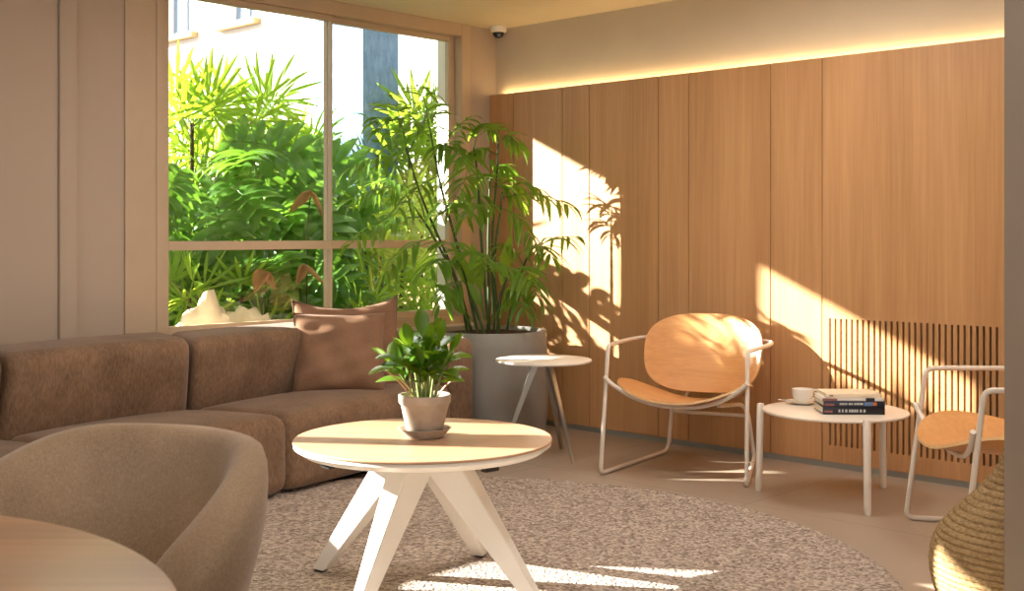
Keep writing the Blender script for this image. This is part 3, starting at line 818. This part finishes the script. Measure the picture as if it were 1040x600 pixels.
# ================================================================== FOREGROUND TUB CHAIR AND DINING TABLE
TC = V((-.755, 2.0, 0)); fdir = math.atan2(-.891, -.454)
tub = thing('tub_chair', 'beige upholstered tub chair drawn up to the round wooden table', 'chair', TC)
def tub_shell():
    b = BM(); n, m = 72, 26; rows = []
    bdir = fdir + PI
    for i in range(n + 1):
        th = math.radians(-108 + 216 * i / n); k = abs(th) / math.radians(108)
        end = max(0, (k - .80) / .20)
        zt = .782 - .10 * max(0, (k * 108 - 34) / 50) ** 1.7 - .10 * end ** 3; zb = .27
        half = (.046 + .085 * max(0, k - .35) ** 1.3) * (math.sqrt(max(0, 1 - (end ** 3.2) * .9)))
        a = bdir - th
        R = .285 + .02 * (1 - k)
        flare = .035
        row = []
        for j in range(m):
            ph = 2 * PI * j / m
            cx, cz = math.cos(ph), math.sin(ph)
            ex = math.copysign(abs(cx) ** .55, cx) * half
            ez = math.copysign(abs(cz) ** (.45 if cz < 0 else .45), cz)
            z = (zt + zb) / 2 + ez * (zt - zb) / 2
            z = z if cz < 0 else z
            rr = R + .20 * (z - .70) - .12 * max(0, .62 - z) + ex * (1.15 - .3 * (z - zb) / (zt - zb))
            row.append(b.verts.new((rr * math.cos(a), rr * math.sin(a), z)))
        rows.append(row)
    for r0, r1 in zip(rows, rows[1:]):
        for j in range(m): b.faces.new([r0[j], r0[(j + 1) % m], r1[(j + 1) % m], r1[j]])
    b.faces.new(rows[0][::-1]); b.faces.new(rows[-1])
    return b
finish('backrest', tub_shell(), 'chair_fabric', tub, 75)
b = BM(); lathe(b, [(.02, .28), (.14, .28), (.165, .30), (.18, .36), (.19, .43), (.18, .455), (.14, .466), (.02, .47)], 48); finish('seat', b, 'chair_fabric', tub, 60)
for a in (45, 135, 225, 315):
    a = math.radians(a); d = V((math.cos(a), math.sin(a), 0))
    b = BM(); tube(b, [d * .22 + V((0, 0, .001)), d * .13 + V((0, 0, .285))], lambda q: .011 + .008 * q, 12); finish('leg', b, 'oak_dining', tub, 60)
DT = V((-1.015, 1.12, 0))
t = thing('dining_table', 'round wooden dining table in the near left corner', 'table', DT)
b = BM(); lathe(b, [(.645, .708), (.672, .714), (.68, .726), (.679, .736), (.674, .740)], 120); finish('tabletop', b, 'oak_dining', t, 40)
b = BM(); lathe(b, [(.055, .02), (.045, .06), (.04, .35), (.045, .66), (.12, .70), (.13, .7085)], 40); finish('pedestal', b, 'white_metal', t, 50)
b = BM(); lathe(b, [(.28, .001), (.282, .006), (.27, .014), (.06, .025)], 56); finish('foot_plate', b, 'white_metal', t, 50)

# ================================================================== THE GARDEN OUTSIDE
b = BM(); prism(b, [xy(-.165, -3.5), xy(-.165, 9), xy(-18, 9), xy(-18, -3.5)], -.2, -.02); struct('ground', b, 'earth', label='dark garden soil outside the window')
EZ = 3.0; EE = -(EZ - 1.898) / .463
b = BM(); wbox(b, EE, -.21, -1.2, 6.2, EZ, EZ + .25); struct('roof_slab', b, 'facade_white', label='overhanging roof slab above the garden bed')
b = BM(); wbox(b, -2.40, -1.80, s_of(405, -1.8), s_of(369, -1.8), -.02, EZ - .001, .004)
struct('column', b, 'blue_render', label='pale blue rendered column outside the right pane')
b = BM(); wbox(b, -2.40, -1.80, 2.46, 2.70, -.02, EZ - .001, .004)  # unseen column, placed to throw a band of shade on the oak wall
struct('column', b, 'blue_render', label='unseen blue column further left, placed to shade the oak wall')
# neighbouring white building, its facade parallel to the oak wall
FS = -3.0
bl = thing('white_building', 'bright white neighbouring building beyond the garden plants', 'building', P(-9, FS - .6, -.02))
b = BM()
e0, e1 = -17.5, -2.9
wins = [(t_of(166, FS), t_of(196, FS)), (t_of(229, FS), t_of(259, FS))]
wins = [(min(a, c), max(a, c)) for a, c in wins]; zs, zh = 3.78, 5.0
cuts = sorted(wins)
x = e0
for a, c in cuts:
    wbox(b, x, a, FS - .6, FS, -.02, 6.2); wbox(b, a, c, FS - .6, FS, -.02, zs); wbox(b, a, c, FS - .6, FS, zh, 6.2); x = c
wbox(b, x, e1, FS - .6, FS, -.02, 6.2)
finish('facade', b, 'facade_white', bl, 30, world=True)
b = BM(); wbox(b, e0, e1, FS, FS + .03, -.02, 1.62); finish('dado', b, 'facade_tan', bl, 30, world=True)
for a, c in cuts:
    b = BM(); wbox(b, a, a + .06, FS - .16, FS - .08, zs, zh); wbox(b, c - .06, c, FS - .16, FS - .08, zs, zh); wbox(b, (a + c) / 2 - .03, (a + c) / 2 + .03, FS - .16, FS - .08, zs, zh); wbox(b, a + .06, c - .06, FS - .16, FS - .08, zh - .06, zh); wbox(b, a + .06, c - .06, FS - .16, FS - .08, zs, zs + .06)
    w = finish('window', b, 'white_metal', bl, 30, world=True)
    b = BM(); wbox(b, a + .06, c - .06, FS - .14, FS - .12, zs + .06, zh - .06); p = finish('pane', b, 'glass_dark', w, 0); p.data.transform(bl.matrix_basis.inverted())
    b = BM(); wbox(b, a - .12, c + .12, FS - .1, FS + .10, zs - .07, zs); p = finish('sill', b, 'facade_tan', w, 30); p.data.transform(bl.matrix_basis.inverted())

rg = random.Random(21)
def fan_leaf_mesh(seed, R, nseg, m):
    r_ = random.Random(seed); b = BM()
    for k in range(nseg):
        q = -1 + 2 * k / (nseg - 1); a = q * math.radians(105)
        d = V((math.sin(a), math.cos(a), .18 * math.cos(a)))
        blade(b, V((0, 0, 0)) + d * .01, d, V((0, 0, 1)), R * (1 - .22 * abs(q)) * r_.uniform(.88, 1.08), R * .088, r_.uniform(.02, .22), 6, .25, .2, .6)
    me = bpy.data.meshes.new('fan_leaf'); b.to_mesh(me); b.free()
    me.polygons.foreach_set('use_smooth', [True] * len(me.polygons)); me.materials.append(M[m]); return me
FAN = {m: [fan_leaf_mesh(i + 10 * j, .40, 9 + i, m) for i in range(3)] for j, m in enumerate(('fan_leaf', 'fan_leaf_yellow'))}
def lobed_leaf_mesh(seed):
    r_ = random.Random(seed); b = BM(); n = 8; Lf = .52
    mid = [V((0, Lf * q, .05 * math.sin(PI * q) - .12 * q * q)) for q in [i / 20 for i in range(21)]]
    tube(b, mid, lambda q: .005 * (1 - .7 * q), 5, False)
    for sg in (-1, 1):
        for k in range(n):
            q = .02 + .9 * k / (n - 1); p = mid[int(q * 20)]
            ln = .215 * math.sin(PI * (.18 + .74 * q)) + .03
            ang = math.radians(112 - 88 * q)
            d = V((sg * math.sin(ang), math.cos(ang), .25))
            blade(b, p, d, V((0, 0, 1)), ln * r_.uniform(.85, 1.15), .078, .6, 7, .18, .1, .3)
    blade(b, mid[-2], V((0, 1, -.2)), V((0, 0, 1)), .13, .06, .4, 5, .1)
    blade(b, mid[0], V((0, 1, .1)), V((0, 0, 1)), .52, .15, .45, 10, .15, .1, .35)
    me = bpy.data.meshes.new('lobed_leaf'); b.to_mesh(me); b.free()
    me.polygons.foreach_set('use_smooth', [True] * len(me.polygons)); me.materials.append(M['philodendron_leaf']); return me
LOB = [lobed_leaf_mesh(40 + i) for i in range(3)]
def orient(o, pos, direc, nup, sc):
    d = V(direc).normalized(); n_ = V(nup); n_ = (n_ - d * n_.dot(d)).normalized(); x = d.cross(n_)
    o.matrix_local = Matrix.Translation(pos) @ Matrix((x, d, n_)).transposed().to_4x4() @ Matrix.Scale(sc, 4)
def fan_palm(label, base, stems, m, seed):
    """stems: list of (dx, dy, height, nleaves, leaf scale)"""
    r_ = random.Random(seed)
    t = thing('fan_palm', label, 'plant', base)
    for dx, dy, h, nl, sc in stems:
        top = V((dx, dy, h)); b = BM()
        tube(b, spline([(dx * .35, dy * .35, .0), (dx * .8, dy * .8, h * .5), top], 6), .014, 8)
        st = finish('stem', b, 'bark', t, 60)
        for k in range(nl):
            az = 2 * PI * (k / nl) + r_.uniform(-.4, .4); el = r_.uniform(.15, 1.0)
            pd = V((math.cos(az) * math.cos(el), math.sin(az) * math.cos(el), math.sin(el)))
            start = top - V((0, 0, r_.uniform(0, .18))); tip = start + pd * r_.uniform(.16, .34) * sc
            b = BM(); tube(b, [start, (start + tip) / 2 + V((0, 0, .015)), tip], .0045, 5, False)
            pt = finish('leaf_stalk', b, 'stalk', t, 60)
            lf = bpy.data.objects.new('fan_leaf', r_.choice(FAN[m]).copy()); C.objects.link(lf); lf.parent = pt
            dd = (pd + V((0, 0, r_.uniform(-.35, .25)))).normalized()
            toward = V((.15, -1, 0)) * .85 + V((0, 0, 1)) * .45 + V((r_.uniform(-.4, .4), r_.uniform(-.4, .4), 0))
            orient(lf, tip, dd, toward, sc * r_.uniform(.85, 1.15))
    return t
def philodendron(label, base, h, spread, nl, seed, bias=V((.12, -.9, 0)), low=.25):
    r_ = random.Random(seed)
    t = thing('philodendron', label, 'plant', base)
    b = BM(); tube(b, [(0, 0, 0), (.02, 0, h * .35), (0, .02, h * .62)], .035, 10); finish('trunk', b, 'bark', t, 60)
    for k in range(nl):
        az = 2.399 * k + r_.uniform(-.3, .3); q = (k + .5) / nl
        pd = V((math.cos(az), math.sin(az), 0)) * (.5 + .5 * r_.random()) + bias * .55
        start = V((0, 0, h * (low + (.60 - low) * q))); tip = start + V((pd.x * spread * (1.1 - .5 * q), pd.y * spread * (1.1 - .5 * q), h * (.05 + .36 * q) * r_.uniform(.7, 1.1)))
        b = BM(); tube(b, spline([start, start * .4 + tip * .6 + V((0, 0, .10)), tip], 5), .006, 6, False)
        pt = finish('leaf_stalk', b, 'stalk', t, 60)
        lf = bpy.data.objects.new('lobed_leaf', r_.choice(LOB).copy()); C.objects.link(lf); lf.parent = pt
        dd = (V((pd.x, pd.y, 0)).normalized() * .8 + V((0, 0, r_.uniform(-1.1, .1)))).normalized()
        orient(lf, tip, dd, V((0, 0, .6)) + bias * 1.3 + V((r_.uniform(-.3, .3), 0, 0)), r_.uniform(.75, 1.2))
    return t
def gpos(px, e): return P(-e, s_of(px, -e), -.02)
# tall fan palms at the back, tops in full sun
fan_palm('tall yellow green fan palm with its crown highest in the left pane', gpos(255, 2.0), [(0, 0, 2.02, 8, 1.0), (-.18, .1, 1.75, 7, .9), (.2, .1, 1.7, 7, .9)], 'fan_leaf_yellow', 1)
fan_palm('yellow green fan palm beside the left frame of the window', gpos(195, 1.9), [(0, 0, 1.93, 8, 1.0), (.16, .1, 1.7, 7, .9), (-.1, 0, 1.5, 6, .9)], 'fan_leaf_yellow', 2)
fan_palm('yellow green fan palm beside the blue column at the right of the left pane', gpos(300, 2.1), [(-.05, 0, 1.78, 8, .85), (-.22, .1, 1.6, 7, .85), (.1, .2, 1.7, 6, .8)], 'fan_leaf_yellow', 3)
fan_palm('bright fan palm rising behind the potted palm in the right pane', gpos(434, 1.6), [(0, 0, 1.98, 10, .95), (-.14, .05, 1.75, 10, .9), (.1, .1, 1.6, 9, .9), (-.05, 0, 1.35, 9, .9), (-.12, 0, 1.1, 8, .9), (.1, 0, .9, 8, .9)], 'fan_leaf_yellow', 4)
fan_palm('green fan palm low in front of the blue column', gpos(385, 1.05), [(.02, 0, 1.3, 9, .8), (-.10, 0, 1.05, 9, .85), (.17, -.05, .95, 8, .85), (.02, -.1, .75, 8, .9), (-.12, -.1, .55, 7, .85)], 'fan_leaf', 5)
fan_palm('dark green fan palm at the bottom left of the window', gpos(192, .78), [(0, 0, .84, 7, .62), (.1, .05, .72, 6, .6), (-.08, 0, .62, 6, .6)], 'fan_leaf', 6)
fan_palm('dark green fan palm low behind the pale rock', gpos(245, .8), [(0, 0, .80, 6, .6), (.1, 0, .68, 6, .6)], 'fan_leaf', 7)
fan_palm('low green fan palm behind the cushions', gpos(345, .75), [(.12, 0, .62, 7, .65), (.25, .1, .5, 6, .6)], 'fan_leaf', 8)
fan_palm('pale green fan palm between the planter and the window', gpos(432, .7), [(0, 0, .62, 7, .65), (.02, .1, .45, 6, .6)], 'fan_leaf_yellow', 9)
fan_palm('unseen slender fan palm outside the left jamb, placed to shade the oak wall', P(-1.0, 2.36, -.02), [(0, 0, 1.72, 16, .6), (-.15, -.1, 1.76, 14, .6), (.1, .14, 1.72, 14, .6)], 'fan_leaf', 12)  # unseen palm, added for its leaf shade on the oak boards
fan_palm('unseen tall fan palm past the left jamb, placed to shade the oak wall', P(-1.1, 2.78, -.02), [(0, 0, 1.82, 16, .75), (-.2, -.15, 1.9, 16, .75), (.15, .15, 1.8, 16, .75)], 'fan_leaf', 13)  # out of view; crown set to hold sun off the slotted board
fan_palm('unseen tallest fan palm at the far left outside, placed for its shade', P(-1.6, 3.25, -.02), [(0, 0, 2.02, 16, .8), (-.2, -.15, 2.1, 14, .8), (.15, .1, 2.0, 14, .8)], 'fan_leaf', 14)  # also unseen, placed to block sun from the lower boards
# lobed philodendrons filling the middle
philodendron('philodendron with big lobed leaves at the left of the garden bed', gpos(200, 1.55), 1.75, .55, 17, 31)
philodendron('philodendron with big lobed leaves in the middle of the left pane', gpos(255, 1.45), 1.65, .55, 17, 32)
philodendron('philodendron with big lobed leaves close to the blue column', gpos(268, 1.6), 1.72, .42, 17, 33)
philodendron('lower philodendron spreading its lobed leaves over the transom at left', gpos(215, 1.2), 1.25, .5, 13, 34)
philodendron('lower philodendron spreading its lobed leaves over the transom near the post', gpos(266, 1.15), 1.2, .42, 13, 35)
philodendron('philodendron in the shade at the back between the fan palms', gpos(262, 2.0), 1.7, .5, 14, 36)
philodendron('philodendron in the shade at the back left', gpos(225, 2.1), 1.75, .6, 14, 37)

def clear_wall():               # nothing in the bed grows through the wall or the panes
    bpy.context.view_layer.update()
    for r in [o for o in C.objects if o.parent is None and o.name.split('.')[0] in ('fan_palm', 'philodendron')]:
        mx = -9
        for ch in r.children_recursive:
            if ch.type == 'MESH':
                mw = ch.matrix_world
                mx = max(mx, max((mw @ v.co - K).dot(U) for v in ch.data.vertices))
        if mx > -.22: r.location -= U * (mx + .22)
clear_wall()
def rock(label, px, e, w, h, seed):
    b = BM(); bmesh.ops.create_icosphere(b, subdivisions=4, radius=1)
    for v in b.verts:
        d = v.co.normalized(); k = 1 + .35 * noise.noise(d * 1.3 + V((seed, 0, 0))) + .12 * noise.noise(d * 4 + V((seed, 3, 0)))
        v.co = V((d.x * k * w, d.y * k * w * .6, max(-.2, d.z * k) * h))
    t = finish('boulder', b, 'rock', None, 60); t.location = gpos(px, e) + V((0, 0, h * .2)); return tag(t, label, 'rock')
rock('pale rounded boulder in the garden just outside the window', 206, .40, .22, .70, 3)
rock('pale low boulder beside the larger one outside the window', 252, .42, .22, .585, 8)
def dry_leaf(label, px, py, e, ln, wd, seed):
    r_ = random.Random(seed); p = gpos(px, e); Y = p.y; q = at(px, py, Y)
    t = thing('dry_leaf', label, 'leaf', q)
    b = BM()
    for k in range(2):
        a = (-.25, .45)[k] + r_.uniform(-.2, .2)
        blade(b, V((0, 0, ln * .4)), V((math.sin(a), -.5, -.6 * math.cos(a))), V((r_.uniform(-.6, .6), -1, .5)), ln * r_.uniform(.8, 1.2), wd * (.75, .4)[k], r_.uniform(-.4, .6), 10, .7)
    finish('blade', b, 'withered_leaf', t, 170, recalc=False)
    b = BM(); tube(b, spline([(0, 0, ln * .4), (-.03, .05, -ln), (-.05, .10, -q.z - .03)], 6), .004, 6); finish('stem', b, 'bark', t, 60)
    return t
dry_leaf('brown withered leaf hanging beside the blue column above the transom', 316, 208, .42, .20, .08, 1)
dry_leaf('brown withered leaf hanging below the transom near the window post', 308, 284, .36, .22, .08, 2)
dry_leaf('pale brown dead leaf curled behind the boulders', 272, 288, .33, .16, .12, 3)

# ================================================================== LIGHT, CAMERA
d = (U * 1.4 - W + V((0, 0, -.648))).normalized()
sun = bpy.data.lights.new('sun', 'SUN'); sun.energy = 27; sun.angle = math.radians(.55); sun.color = (1, .94, .86)
so = bpy.data.objects.new('sun', sun); C.objects.link(so); so.rotation_euler = d.to_track_quat('-Z', 'Y').to_euler()
wd = bpy.data.worlds.new('sky'); bpy.context.scene.world = wd; wd.use_nodes = True
bg = wd.node_tree.nodes['Background']; bg.inputs[0].default_value = (.93, .95, 1.0, 1); bg.inputs[1].default_value = 1.6

cam = bpy.data.cameras.new('camera'); co = bpy.data.objects.new('camera', cam); C.objects.link(co)
co.location = (0, 0, CAMZ); co.rotation_euler = (PI / 2, 0, 0)
cam.sensor_width = 36; cam.lens = 36 * F / 1040; cam.shift_x = 0; cam.shift_y = -(300 - HOR) / 1040
cam.dof.use_dof = True; cam.dof.focus_distance = 5.0; cam.dof.aperture_fstop = 9
sc = bpy.context.scene; sc.camera = co
sc.view_settings.view_transform = 'Standard'; sc.view_settings.look = 'None'; sc.view_settings.gamma = 1; sc.view_settings.exposure = .47
sc.view_settings.use_curve_mapping = False
cy = sc.cycles
cy.max_bounces = 10; cy.diffuse_bounces = 6; cy.glossy_bounces = 4; cy.transmission_bounces = 6; cy.transparent_max_bounces = 16
cy.caustics_reflective = False; cy.caustics_refractive = False; cy.sample_clamp_indirect = 5
